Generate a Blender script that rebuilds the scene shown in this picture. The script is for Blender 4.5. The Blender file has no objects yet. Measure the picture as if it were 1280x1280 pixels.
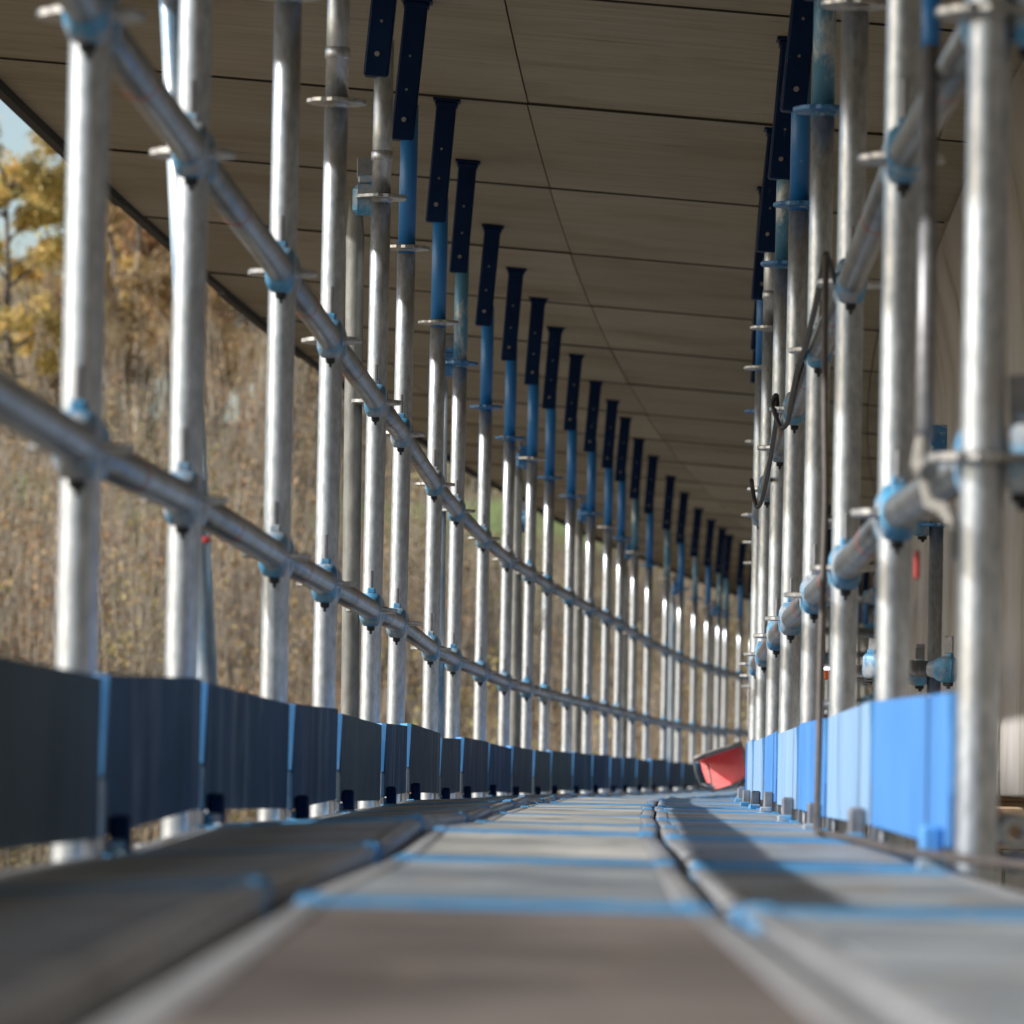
import bpy, math, random
from mathutils import Vector, Matrix
random.seed(7)
R = math.radians
PI = math.pi
scene = bpy.context.scene
COL = scene.collection

# ------------------------------------------------------------------ camera model
F = 7000.0
CAMZ = 0.10
cam_rot = Matrix.Rotation(PI/2 + math.atan((959-640)/F), 4, 'X') @ Matrix.Rotation(0.021, 4, 'Z')
cd = bpy.data.cameras.new('camera'); cam = bpy.data.objects.new('camera', cd); COL.objects.link(cam)
cam.matrix_world = Matrix.Translation((0, 0, CAMZ)) @ cam_rot
cd.sensor_width = 36; cd.lens = F/1280*36; cd.clip_start = 0.05; cd.clip_end = 3000
cd.dof.use_dof = True; cd.dof.focus_distance = 14.5; cd.dof.aperture_fstop = 10.2
scene.camera = cam

def at(px, py, d):
    v = cam_rot.to_3x3() @ Vector(((px-640)/F, (640-py)/F, -1))
    v = v * (d / v.y)
    return Vector((v.x, d, v.z + CAMZ))
inv = cam_rot.to_3x3().inverted()
def proj(p):
    v = inv @ (Vector(p) - Vector((0, 0, CAMZ)))
    return 640 + F*v.x/-v.z, 640 - F*v.y/-v.z

# ------------------------------------------------------------------ materials
def new_mat(name):
    m = bpy.data.materials.new(name); m.use_nodes = True
    nt = m.node_tree; nt.nodes.clear()
    out = nt.nodes.new('ShaderNodeOutputMaterial'); b = nt.nodes.new('ShaderNodeBsdfPrincipled')
    nt.links.new(b.outputs[0], out.inputs[0])
    return m, nt, b
def noise_fac(nt, scale, stretch=(1, 1, 1), detail=5, rough=.6, coord='Object', dist=0.0):
    tc = nt.nodes.new('ShaderNodeTexCoord'); mp = nt.nodes.new('ShaderNodeMapping')
    mp.inputs['Scale'].default_value = stretch
    nt.links.new(tc.outputs[coord], mp.inputs[0])
    oi = nt.nodes.new('ShaderNodeObjectInfo')
    sc = nt.nodes.new('ShaderNodeVectorMath'); sc.operation = 'SCALE'; sc.inputs['Scale'].default_value = 37.0
    cb = nt.nodes.new('ShaderNodeCombineXYZ')
    for k in range(3): nt.links.new(oi.outputs['Random'], cb.inputs[k])
    nt.links.new(cb.outputs[0], sc.inputs[0])
    ad = nt.nodes.new('ShaderNodeVectorMath'); ad.operation = 'ADD'
    nt.links.new(mp.outputs[0], ad.inputs[0]); nt.links.new(sc.outputs[0], ad.inputs[1])
    n = nt.nodes.new('ShaderNodeTexNoise'); n.inputs['Scale'].default_value = scale
    n.inputs['Detail'].default_value = detail; n.inputs['Roughness'].default_value = rough
    n.inputs['Distortion'].default_value = dist
    nt.links.new(ad.outputs[0], n.inputs['Vector'])
    return n.outputs['Fac']
def ramp(nt, fac, stops):
    r = nt.nodes.new('ShaderNodeValToRGB'); e = r.color_ramp.elements
    while len(e) < len(stops): e.new(.5)
    for el, (p, c) in zip(e, stops): el.position = p; el.color = (*c, 1)
    nt.links.new(fac, r.inputs[0]); return r.outputs[0]
def mixc(nt, fac, a, b, mode='MIX'):
    m = nt.nodes.new('ShaderNodeMix'); m.data_type = 'RGBA'; m.blend_type = mode
    if isinstance(fac, float): m.inputs[0].default_value = fac
    else: nt.links.new(fac, m.inputs[0])
    for s, v in ((6, a), (7, b)):
        if isinstance(v, tuple): m.inputs[s].default_value = (*v, 1)
        else: nt.links.new(v, m.inputs[s])
    return m.outputs[2]
def bump(nt, b, fac, strength=.2, dist=.002):
    bn = nt.nodes.new('ShaderNodeBump'); bn.inputs['Strength'].default_value = strength
    bn.inputs['Distance'].default_value = dist
    nt.links.new(fac, bn.inputs['Height']); nt.links.new(bn.outputs[0], b.inputs['Normal'])

def mat_noise(name, stops, scale=8, stretch=(1,1,1), rough=.6, metal=0., bmp=.15, bd=.002, detail=6, wear=None, rvar=None):
    m, nt, b = new_mat(name)
    f = noise_fac(nt, scale, stretch, detail)
    c = ramp(nt, f, stops)
    if wear:
        (wc, ws, wst, lo, hi) = wear
        f2 = noise_fac(nt, ws, wst, 8, .7, dist=.4)
        w = ramp(nt, f2, [(lo, (0,0,0)), (hi, (1,1,1))])
        bw = nt.nodes.new('ShaderNodeRGBToBW'); nt.links.new(w, bw.inputs[0])
        c = mixc(nt, bw.outputs[0], c, wc)
    nt.links.new(c, b.inputs['Base Color'])
    b.inputs['Roughness'].default_value = rough; b.inputs['Metallic'].default_value = metal
    if rvar:
        fr = noise_fac(nt, rvar[0], (1,1,1), 6)
        mr = nt.nodes.new('ShaderNodeMapRange'); mr.inputs[3].default_value = rvar[1]; mr.inputs[4].default_value = rvar[2]
        nt.links.new(fr, mr.inputs[0]); nt.links.new(mr.outputs[0], b.inputs['Roughness'])
    if bmp: bump(nt, b, f, bmp, bd)
    return m

M = {}
M['galv'] = mat_noise('galvanised steel', [(.3, (.36,.395,.43)), (.5, (.50,.535,.575)), (.7, (.63,.665,.705))], 85, (1,1,.45), .36, .82, .2, .001,
                      wear=((.40,.40,.39), 12, (1,1,.5), .54, .78), rvar=(18, .27, .46))
M['galv_old'] = mat_noise('weathered galvanised steel', [(.3, (.13,.13,.12)), (.6, (.23,.23,.21)), (.75, (.34,.33,.30))], 30, (1,1,.4), .6, .3, .4, .002,
                      wear=((.20,.25,.14), 9, (1,1,.5), .62, .74))
M['ledger'] = mat_noise('grey ledger steel', [(.3, (.20,.215,.225)), (.55, (.29,.305,.315)), (.75, (.40,.41,.42))], 22, (.5,1,1), .36, .85, .3, .0012,
                      wear=((.24,.20,.19), 16, (.5,1,1), .60, .76), rvar=(20, .26, .48))
M['disc'] = mat_noise('bare rosette steel', [(.3, (.30,.30,.30)), (.6, (.50,.50,.50))], 40, (1,1,1), .36, .85, .3, .001,
                      wear=((.30,.20,.16), 30, (1,1,1), .62, .75))
M['disc_blue'] = mat_noise('blue rosette steel', [(.3, (.03,.14,.34)), (.6, (.05,.20,.45))], 30, (1,1,1), .45, .1, .3, .001,
                      wear=((.5,.5,.5), 30, (1,1,1), .58, .66))
M['blue_tube'] = mat_noise('blue painted tube', [(.3, (.016,.14,.42)), (.6, (.026,.20,.52))], 8, (1,1,.3), .35, .0, .1, .001,
                      wear=((.45,.5,.55), 45, (1,1,.6), .66, .72))
M['blue_fade'] = mat_noise('worn blue painted tube', [(.3, (.05,.17,.30)), (.6, (.10,.27,.42))], 10, (1,1,.3), .4, .2, .15, .001,
                      wear=((.5,.54,.56), 18, (1,1,.5), .50, .62))
M['galv_blue'] = mat_noise('bluish galvanised tube', [(.3, (.22,.30,.36)), (.6, (.42,.46,.50))], 10, (1,1,.3), .42, .5, .2, .001,
                      wear=((.10,.22,.36), 5, (1,1,.4), .50, .62))
M['navy'] = mat_noise('dark navy paint', [(.3, (.002,.014,.055)), (.7, (.004,.022,.080))], 10, (1,1,1), .5, .0, .15, .001,
                      wear=((.03,.05,.09), 25, (1,1,.5), .62, .70))
M['bolt'] = mat_noise('bolt steel', [(.3, (.20,.20,.20)), (.7, (.36,.35,.33))], 50, rough=.4, metal=.5)
M['head_blue'] = mat_noise('blue cast coupler', [(.3, (.03,.16,.32)), (.6, (.09,.33,.55))], 20, (1,1,1), .45, .1, .3, .001,
                      wear=((.36,.38,.40), 18, (1,1,1), .46, .58))
M['wedge'] = mat_noise('dark wedge steel', [(.3, (.16,.16,.17)), (.7, (.3,.3,.31))], 30, rough=.45, metal=.5)
M['black'] = mat_noise('black end', [(.3, (.006,.007,.009)), (.7, (.015,.017,.02))], 30, rough=.6)
M['tape'] = mat_noise('red paint ring', [(.35, (.62,.07,.03)), (.6, (.50,.10,.06)), (.7,(.4,.2,.17))], 30, rough=.6)
M['orange'] = mat_noise('orange paint', [(.3, (.75,.12,.02)), (.7, (.85,.2,.04))], 20, rough=.5)
M['redtape'] = mat_noise('red tape', [(.3, (.30,.01,.01)), (.7, (.42,.02,.015))], 20, rough=.5)
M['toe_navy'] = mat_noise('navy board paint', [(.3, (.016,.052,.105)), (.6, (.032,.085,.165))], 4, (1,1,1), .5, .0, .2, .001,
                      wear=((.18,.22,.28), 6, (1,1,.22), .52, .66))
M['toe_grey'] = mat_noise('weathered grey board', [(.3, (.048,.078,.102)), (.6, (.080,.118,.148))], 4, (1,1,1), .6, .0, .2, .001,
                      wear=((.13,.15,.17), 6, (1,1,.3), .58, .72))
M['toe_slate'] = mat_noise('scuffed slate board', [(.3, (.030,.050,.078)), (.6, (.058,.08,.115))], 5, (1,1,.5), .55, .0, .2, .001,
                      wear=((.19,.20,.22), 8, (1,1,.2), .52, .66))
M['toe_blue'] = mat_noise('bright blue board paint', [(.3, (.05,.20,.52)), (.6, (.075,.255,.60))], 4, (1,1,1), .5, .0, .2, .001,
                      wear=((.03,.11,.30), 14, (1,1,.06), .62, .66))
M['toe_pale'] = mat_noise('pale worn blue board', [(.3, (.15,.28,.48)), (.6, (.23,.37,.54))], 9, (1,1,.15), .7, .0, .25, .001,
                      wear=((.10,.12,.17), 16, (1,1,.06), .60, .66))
M['blue_edge'] = mat_noise('light blue steel edge', [(.3, (.06,.26,.62)), (.7, (.13,.38,.74))], 12, rough=.45,
                      wear=((.4,.5,.6), 20, (1,1,1), .62, .72))
M['deck_grey'] = mat_noise('worn grey deck', [(.36, (.19,.19,.18)), (.5, (.34,.335,.31)), (.64, (.50,.48,.44))], 4, (1,1,1), .7, .0, .3, .002,
                      wear=((.20,.18,.155), 8, (.4,1,1), .56, .64))
M['deck_brown'] = mat_noise('brown deck plywood', [(.36, (.055,.042,.036)), (.5, (.11,.09,.082)), (.64, (.19,.162,.145))], 3, (1,1,1), .75, .0, .3, .002,
                      wear=((.23,.18,.10), 3.5, (1,1,1), .58, .68))
M['deck_cool'] = mat_noise('cool grey deck', [(.36, (.11,.135,.16)), (.5, (.22,.25,.28)), (.64, (.37,.40,.43))], 4, (1,1,1), .6, .1, .3, .002,
                      wear=((.26,.22,.18), 9, (.6,1,1), .52, .62))
M['alu'] = mat_noise('worn aluminium rail', [(.3, (.25,.255,.265)), (.6, (.36,.365,.38))], 20, (.4,1,1), .5, .25, .3, .001,
                      wear=((.20,.17,.15), 14, (.4,1,1), .60, .74))
M['deck_blue'] = mat_noise('blue deck end', [(.3, (.03,.17,.38)), (.6, (.08,.28,.50))], 14, (1,1,1), .5, .0, .3, .001,
                      wear=((.30,.32,.33), 16, (1,1,1), .56, .68))
M['cable'] = mat_noise('black cable rubber', [(.3, (.02,.019,.018)), (.7, (.05,.045,.04))], 20, rough=.55)
M['cable_brown'] = mat_noise('dusty cable', [(.3, (.05,.042,.036)), (.7, (.10,.08,.07))], 20, rough=.6)
M['red'] = mat_noise('red plastic', [(.3, (.72,.10,.10)), (.7, (.80,.18,.17))], 12, rough=.45)
M['rim'] = mat_noise('dirty grey rim', [(.3, (.16,.15,.13)), (.7, (.32,.30,.27))], 40, rough=.8)
M['tub_navy'] = mat_noise('dark blue lining', [(.3, (.01,.02,.05)), (.7, (.03,.045,.09))], 12, rough=.6)
M['timber'] = mat_noise('raw timber', [(.3, (.30,.20,.12)), (.7, (.48,.35,.24))], 5, (1,.2,1), .8)
M['slab'] = mat_noise('concrete slab', [(.3, (.26,.255,.24)), (.7, (.38,.37,.35))], 2, rough=.9)
M['edge_dark'] = mat_noise('dark edge timber', [(.3, (.02,.018,.014)), (.7, (.045,.038,.03))], 4, (1,.3,1), .85)
M['bark_tan'] = mat_noise('pale bark', [(.3, (.24,.19,.135)), (.7, (.42,.36,.275))], 6, (1,1,.3), .9)
M['bark_dark'] = mat_noise('dark bark', [(.3, (.07,.055,.045)), (.7, (.16,.13,.11))], 6, (1,1,.3), .9)

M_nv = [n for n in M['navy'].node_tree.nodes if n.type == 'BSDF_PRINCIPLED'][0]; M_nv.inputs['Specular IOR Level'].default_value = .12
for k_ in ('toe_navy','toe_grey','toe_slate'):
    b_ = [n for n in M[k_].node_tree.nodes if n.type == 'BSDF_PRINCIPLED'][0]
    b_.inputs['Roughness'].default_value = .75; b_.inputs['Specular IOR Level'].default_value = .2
# plywood soffit / web: coordinates come from UV (metres across, metres along)
def ply_mat(name, base, dark, light, grain_across=True, streak=True):
    m, nt, b = new_mat(name)
    uv = nt.nodes.new('ShaderNodeTexCoord')
    def nz(scale, st, det=6, rg=.65, dist=0.):
        mp = nt.nodes.new('ShaderNodeMapping'); mp.inputs['Scale'].default_value = st
        nt.links.new(uv.outputs['UV'], mp.inputs[0])
        n = nt.nodes.new('ShaderNodeTexNoise'); n.inputs['Scale'].default_value = scale
        n.inputs['Detail'].default_value = det; n.inputs['Roughness'].default_value = rg
        n.inputs['Distortion'].default_value = dist
        nt.links.new(mp.outputs[0], n.inputs['Vector']); return n.outputs['Fac']
    g = nz(3.0, (.5, 7, 1), 7, .7, .3)
    c = ramp(nt, g, [(.3, dark), (.5, base), (.72, light)])
    blot = nz(.9, (1, 1, 1), 4, .6)
    bw = ramp(nt, blot, [(.28, (.60,.56,.46)), (.45, (.92,.90,.86)), (.6, (1.0,1.0,1.02)), (.75, (1.14,1.10,1.12))])
    c = mixc(nt, 1.0, c, bw, 'MULTIPLY')
    oi = nt.nodes.new('ShaderNodeObjectInfo')
    rr = ramp(nt, oi.outputs['Random'], [(0, (.88,.87,.84)), (.5, (1,1,.97)), (1, (1.10,1.09,1.10))])
    c = mixc(nt, 1.0, c, rr, 'MULTIPLY')
    sp = nz(7, (.45, 2.4, 1), 3, .5, .8)
    s1 = ramp(nt, sp, [(.665, (0,0,0)), (.73, (.6,.6,.6))])
    sb = nt.nodes.new('ShaderNodeRGBToBW'); nt.links.new(s1, sb.inputs[0])
    c = mixc(nt, sb.outputs[0], c, (dark[0]*.4, dark[1]*.38, dark[2]*.32))
    nt.links.new(c, b.inputs['Base Color']); b.inputs['Roughness'].default_value = .75
    bump(nt, b, g, .25, .003)
    return m
M['soffit'] = ply_mat('soffit plywood', (.315,.28,.205), (.24,.21,.148), (.365,.33,.25))
M['web'] = ply_mat('web plywood', (.35,.335,.325), (.335,.32,.31), (.37,.355,.345))

def leaf_mat(name, stops, rough=.6):
    m, nt, b = new_mat(name)
    g = nt.nodes.new('ShaderNodeNewGeometry')
    c = ramp(nt, g.outputs['Random Per Island'], stops)
    tc = noise_fac(nt, 1.1, (1,1,1), 3)
    v = ramp(nt, tc, [(.3, (.62,.66,.6)), (.7, (1.25,1.2,1.1))])
    c = mixc(nt, 1.0, c, v, 'MULTIPLY')
    nt.links.new(c, b.inputs['Base Color']); b.inputs['Roughness'].default_value = rough
    out = [n for n in nt.nodes if n.type == 'OUTPUT_MATERIAL'][0]
    tr = nt.nodes.new('ShaderNodeBsdfTranslucent'); nt.links.new(c, tr.inputs[0])
    mx = nt.nodes.new('ShaderNodeMixShader'); mx.inputs[0].default_value = .42
    nt.links.new(b.outputs[0], mx.inputs[1]); nt.links.new(tr.outputs[0], mx.inputs[2])
    nt.links.new(mx.outputs[0], out.inputs[0])
    return m
M['leaf_brown'] = leaf_mat('brown leaves', [(0, (.26,.17,.09)), (.4, (.40,.27,.14)), (.75, (.52,.37,.19)), (1, (.58,.46,.28))])
M['leaf_russet'] = leaf_mat('russet leaves', [(0, (.28,.15,.08)), (.5, (.43,.25,.13)), (1, (.56,.38,.21))])
M['leaf_olive'] = leaf_mat('olive leaves', [(0, (.26,.24,.07)), (.5, (.44,.38,.12)), (1, (.62,.52,.20))])
M['leaf_gold'] = leaf_mat('golden leaves', [(0, (.40,.33,.09)), (.35, (.60,.46,.14)), (.7, (.76,.53,.19)), (1, (.82,.62,.28))])
M['brush'] = leaf_mat('dry undergrowth', [(0, (.26,.18,.11)), (.35, (.36,.26,.15)), (.6, (.42,.34,.19)), (.8, (.36,.34,.16)), (1, (.52,.44,.30))])

# ------------------------------------------------------------------ mesh building
class MB:
    def __init__(s): s.v = []; s.f = []; s.sm = []; s.uv = None
    def add(s, vs, fs, smooth=False, mx=None):
        o = len(s.v)
        if mx is not None: vs = [mx @ Vector(p) for p in vs]
        s.v += [tuple(p) for p in vs]
        s.f += [tuple(o+i for i in f) for f in fs]; s.sm += [smooth]*len(fs)
    def box(s, c, d, mx=None, bev=0.0):
        x, y, z = c; a, b, e = d[0]/2, d[1]/2, d[2]/2
        if bev <= 0:
            vs = [(x+i*a, y+j*b, z+k*e) for i in (-1,1) for j in (-1,1) for k in (-1,1)]
            fs = [(0,1,3,2),(4,6,7,5),(0,4,5,1),(2,3,7,6),(0,2,6,4),(1,5,7,3)]
            s.add(vs, fs, False, mx)
        else:
            t = min(bev, a*.9, b*.9, e*.9)
            vs = []; 
            for i in (-1,1):
                for j in (-1,1):
                    for k in (-1,1):
                        vs += [(x+i*(a-t), y+j*(b-t), z+k*e), (x+i*(a-t), y+j*b, z+k*(e-t)), (x+i*a, y+j*(b-t), z+k*(e-t))]
            idx = lambda i,j,k,m: (((i+1)//2*4)+((j+1)//2*2)+((k+1)//2))*3+m
            fs = []
            for k in (-1,1): fs.append([idx(-1,-1,k,0), idx(1,-1,k,0), idx(1,1,k,0), idx(-1,1,k,0)])
            for j in (-1,1): fs.append([idx(-1,j,-1,1), idx(1,j,-1,1), idx(1,j,1,1), idx(-1,j,1,1)])
            for i in (-1,1): fs.append([idx(i,-1,-1,2), idx(i,1,-1,2), idx(i,1,1,2), idx(i,-1,1,2)])
            for j in (-1,1):
                for k in (-1,1): fs.append([idx(-1,j,k,0), idx(1,j,k,0), idx(1,j,k,1), idx(-1,j,k,1)])
            for i in (-1,1):
                for k in (-1,1): fs.append([idx(i,-1,k,0), idx(i,1,k,0), idx(i,1,k,2), idx(i,-1,k,2)])
            for i in (-1,1):
                for j in (-1,1): fs.append([idx(i,j,-1,1), idx(i,j,1,1), idx(i,j,1,2), idx(i,j,-1,2)])
            for i in (-1,1):
                for j in (-1,1):
                    for k in (-1,1): fs.append([idx(i,j,k,0), idx(i,j,k,1), idx(i,j,k,2)])
            s.add(vs, fs, False, mx)
    def path(s, pts, rad, n=12, caps=True, flat=None):
        pts = [Vector(p) for p in pts]
        rings = []; up = None
        for i, p in enumerate(pts):
            a = pts[max(i-1,0)]; b = pts[min(i+1,len(pts)-1)]
            t = (b-a).normalized()
            if up is None:
                up = Vector((0,0,1)) if abs(t.z) < .9 else Vector((0,1,0))
            sd = t.cross(up).normalized(); up = sd.cross(t).normalized()
            r = rad[i] if isinstance(rad, (list,tuple)) else rad
            fx, fy = flat[i] if flat else (1, 1)
            rings.append([p + (sd*math.cos(2*PI*k/n)*fx + up*math.sin(2*PI*k/n)*fy)*r for k in range(n)])
        o = len(s.v)
        for rg in rings: s.v += [tuple(q) for q in rg]
        for i in range(len(rings)-1):
            for k in range(n):
                s.f.append((o+i*n+k, o+i*n+(k+1)%n, o+(i+1)*n+(k+1)%n, o+(i+1)*n+k)); s.sm.append(True)
        if caps:
            s.f.append(tuple(o+k for k in range(n))[::-1]); s.sm.append(False)
            s.f.append(tuple(o+(len(rings)-1)*n+k for k in range(n))); s.sm.append(False)
    def lathe(s, prof, n=24, axis='Z', smooth=False):
        o = len(s.v)
        for (r, z) in prof:
            for k in range(n):
                a = 2*PI*k/n
                p = (r*math.cos(a), r*math.sin(a), z)
                if axis == 'X': p = (z, r*math.cos(a), r*math.sin(a))
                s.v.append(p)
        for i in range(len(prof)-1):
            for k in range(n):
                s.f.append((o+i*n+k, o+i*n+(k+1)%n, o+(i+1)*n+(k+1)%n, o+(i+1)*n+k)); s.sm.append(smooth)
    def mesh(s, name, mat):
        me = bpy.data.meshes.new(name); me.from_pydata(s.v, [], s.f)
        me.polygons.foreach_set('use_smooth', s.sm)
        if s.uv:
            ul = me.uv_layers.new(name='UVMap')
            fl = []
            for l in me.loops: fl += list(s.uv[l.vertex_index])
            ul.data.foreach_set('uv', fl)
        me.materials.append(mat); me.update()
        return me
def put(name, me, parent=None, loc=(0,0,0), rot=(0,0,0), scale=(1,1,1), label=None):
    o = bpy.data.objects.new(name, me); COL.objects.link(o)
    o.parent = parent; o.location = loc; o.rotation_euler = rot; o.scale = scale
    if label: o['label'] = label
    return o
def obj(name, mb, mat, parent=None, **k): return put(name, mb.mesh(name, mat), parent, **k)
def tag(o, label, cat, group=None):
    o['label'] = label; o['category'] = cat
    if group: o['group'] = group
    return o
def thing(name, loc, label, cat, group=None, rz=0., ry=0.):
    o = bpy.data.objects.new(name, None); COL.objects.link(o)
    o.empty_display_size = .1
    o.location = loc; o.rotation_euler = (0, ry, rz)
    return tag(o, label, cat, group)
def structure(o): o['kind'] = 'structure'; return o
ORD = ['zeroth','first','second','third','fourth','fifth','sixth','seventh','eighth','ninth','tenth','eleventh','twelfth','thirteenth','fourteenth','fifteenth','sixteenth','seventeenth','eighteenth','nineteenth','twentieth','twenty-first','twenty-second','twenty-third','twenty-fourth','twenty-fifth','twenty-sixth','twenty-seventh','twenty-eighth','twenty-ninth','thirtieth'] + ['thirty-'+w for w in ('first','second','third','fourth','fifth','sixth','seventh','eighth','ninth')] + ['fortieth'] + ['forty-'+w for w in ('first','second','third','fourth','fifth','sixth','seventh','eighth','ninth')]

# ------------------------------------------------------------------ walkway path
def xl(y): return -.519 - .0033*y + .00109*y*y
def sl(y): return -.0033 + .00218*y
def S(y, u, z=0.):
    k = sl(y); n = math.hypot(1, k)
    return Vector((xl(y) + u/n, y - u*k/n, z))
def CEIL(u): return 2.13 - .07*u

rows = [(102,560,1090),(232,625,870),(346,695,710),(408,730,610),(465,763,522),(497,779,474),(539,811,412),(567,825,374),
        (601,840,334),(631,853,308),(659,861,290),(681,867,272),(709,874,256),(734,880,240),(756,885.5,228),(772,889,218),(790,894,205),
        (808,899,194),(830,904,182),(848,907,172),(866,909.5,162),(882,911.5,155),(896,913,150),(905,914,146),(923,915,141),
        (938,917,136),(955,919,131),(972,921,126.5)]
PL = [Vector((-.535, 4.3, .457))]
for (x, y, s) in rows: PL.append(at(x, y, F/s))
for j in range(2): 
    d = PL[-1].y + 1.8; PL.append(Vector((xl(d)+.05, d, PL[-1].z)))
NP = len(PL)
rrow = {1:(1228,572,1120), 2:(1119,650,892), 3:(1056,712,714), 4:(1017,747,614), 5:(988,775,524), 6:(970,800,470), 7:(955,816,412), 8:(946,828,374), 9:(945,843,334), 10:(945.5,856,308)}
PR = []
for i, p in enumerate(PL):
    if i in rrow: x, y, s = rrow[i]; q = at(x, y, F/s)
    else:
        k = sl(p.y); q = Vector((p.x+1.03, p.y - k*1.0, p.z))
    q.z = p.z*.5 + q.z*.5
    PR.append(q)
for i in range(NP): PL[i].z -= .457; PR[i].z -= .457        # z of deck level at each frame
ROS = (-.043, .457, .957, 1.450)

# ------------------------------------------------------------------ shared meshes
def disc_mesh(mat):
    mb = MB(); n = 32
    prof = []
    for zz, rr in ((-.005,.024),(-.005,.060),(-.0035,.062),(.0035,.062),(.005,.060),(.005,.024)): prof.append((rr, zz))
    mb.lathe(prof, n)
    # eight shallow notches round the rim
    for vi, v in enumerate(mb.v):
        r = math.hypot(v[0], v[1]); a = math.atan2(v[1], v[0])
        if r > .05:
            kf = 1 - .07*max(0, math.cos(8*a))**6
            mb.v[vi] = (v[0]*kf, v[1]*kf, v[2])
    # weld collar
    mb.lathe([(.0245,-.009),(.028,-.005),(.028,.005),(.0245,.009)], 20, smooth=True)
    return mb.mesh('rosette', mat)
DISC = disc_mesh(M['disc']); DISCB = disc_mesh(M['disc_blue'])
def tube_mesh(z0, z1, r, mat, name='tube', n=28):
    nz_ = max(2, int((z1-z0)/.25)); mb = MB(); mb.path([(0,0,z0+(z1-z0)*k/nz_) for k in range(nz_+1)], r, n); return mb.mesh(name, mat)
TUBE = tube_mesh(-6.2, 1.435, .02415, M['galv'])
EXT_G = tube_mesh(1.435, 1.83, .0235, M['galv'], 'upper_tube')
EXT_B = tube_mesh(1.435, 1.83, .0232, M['blue_tube'], 'upper_tube')
EXT_F = tube_mesh(1.435, 1.83, .0232, M['blue_fade'], 'upper_tube')
SLV = MB(); SLV.lathe([(.0243,-.012),(.0262,-.010),(.0262,.010),(.0243,.012)], 24, smooth=True); SLV = SLV.mesh('joint_collar', M['galv'])
HL = .37
hb = MB()
# forked head: square profile open on two sides at the foot, bevelled, with flared top plate
hb.box((0,0,-HL/2-.008), (.061,.056,HL), bev=.005)
HEAD = hb.mesh('support_head', M['navy'])
hp = MB(); hp.box((0,0,-.004), (.084,.080,.008), bev=.002); hp.box((0,0,-.016), (.070,.066,.014), bev=.003)
PLATE = hp.mesh('top_plate', M['navy'])
bb = MB(); bb.lathe([(.0,-.0045),(.0055,-.0045),(.0065,-.002),(.0065,.002)], 6, 'X'); 
for k in range(len(bb.v)): x, y, z = bb.v[k]; bb.v[k] = (y, x, z)
BOLT = bb.mesh('bolt', M['bolt'])

# wedge head (casting at each ledger end). Local X runs from post axis to ledger
wh = MB()
secs = [(.027,.020,.034),(.034,.024,.040),(.062,.026,.041),(.078,.027,.036),(.090,.0275,.029),(.105,.0265,.0265),(.112,.0246,.0246)]
o = 0; n = 16
for (x, a, b) in secs:
    for k in range(n):
        t = 2*PI*k/n; c, s_ = math.cos(t), math.sin(t)
        e = .55 if x < .08 else 1.0
        wh.v.append((x, a*math.copysign(abs(c)**e, c), b*math.copysign(abs(s_)**e, s_)))
for i in range(len(secs)-1):
    for k in range(n):
        wh.f.append((i*n+k, i*n+(k+1)%n, (i+1)*n+(k+1)%n, (i+1)*n+k)); wh.sm.append(True)
wh.f.append(tuple(range(n))); wh.sm.append(False)
wh.box((.050,0,.045), (.030,.020,.014), bev=.003)
WH = wh.mesh('wedge_head', M['head_blue'])
wg = MB(); wg.box((.048,0,.069), (.030,.007,.062), bev=.0015)
WEDGE = wg.mesh('wedge', M['wedge'])
wt = MB(); wt.box((.048,0,-.043), (.030,.018,.014), bev=.003); wt.box((.046,0,-.053), (.012,.006,.010), bev=.0015)
WTIP = wt.mesh('wedge_tip', M['black'])
LT = MB(); LT.path([(0,0,0),(1,0,0)], .02415, 24); LT = LT.mesh('ledger_tube', M['ledger'])
RG = MB(); RG.lathe([(.0242,-.005),(.0248,-.005),(.0248,.005),(.0242,.005)], 24, 'X', True); RG = RG.mesh('paint_ring', M['tape'])

def standard(P, side, i, blue):
    nm = ORD[i] if i else None
    row = 'left' if side < 0 else 'right'
    top = {'g': 'plain galvanised', 'b': 'blue', 'f': 'worn blue'}[blue]
    if i == 0: lab = 'scaffold post of the %s row closest to camera, beyond the picture edge' % row
    else: lab = '%s scaffold post from the camera in the %s row, %s upper tube' % (nm, row, top)
    t = thing('scaffold_post', (P.x, P.y, P.z), lab, 'scaffold post', 'scaffold posts in two rows along the walkway', rz=random.uniform(0, .5))
    t.rotation_euler = (random.uniform(-.0015,.0015), random.uniform(-.0018,.0018), random.uniform(-.3,.3))
    put('tube', TUBE, t)
    u = 0 if side < 0 else 1
    top_z = CEIL(u) - P.z
    e = {'g': EXT_G, 'b': EXT_B, 'f': EXT_F}[blue]
    put('upper_tube', e, t)
    if blue == 'g': put('joint_collar', SLV, t, (0,0,1.55))
    for z in ROS:
        put('rosette', DISCB if (blue != 'g' and z > 1.4 and random.random() < .6) else DISC, t, (0,0,z), (random.uniform(-.02,.02), random.uniform(-.02,.02), random.random()))
    # rotation of the head in world terms: square to the soffit and walkway
    a = -t.rotation_euler.z
    h = put('support_head', HEAD, t, (.012*math.cos(a), .012*math.sin(a), top_z-.002), (0, 0, 0))
    h.rotation_euler = (Matrix.Rotation(a, 3, 'Z') @ Matrix.Rotation(.075 + random.uniform(-.01,.01), 3, 'Y')).to_euler()
    put('top_plate', PLATE, h)
    for z in (-.155, -.245, -.325):
        put('bolt', BOLT, h, (.0 + random.uniform(-.002,.002), -.0285, z), scale=(1.15 if z < -.3 else .62,)*3)
    return t

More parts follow.
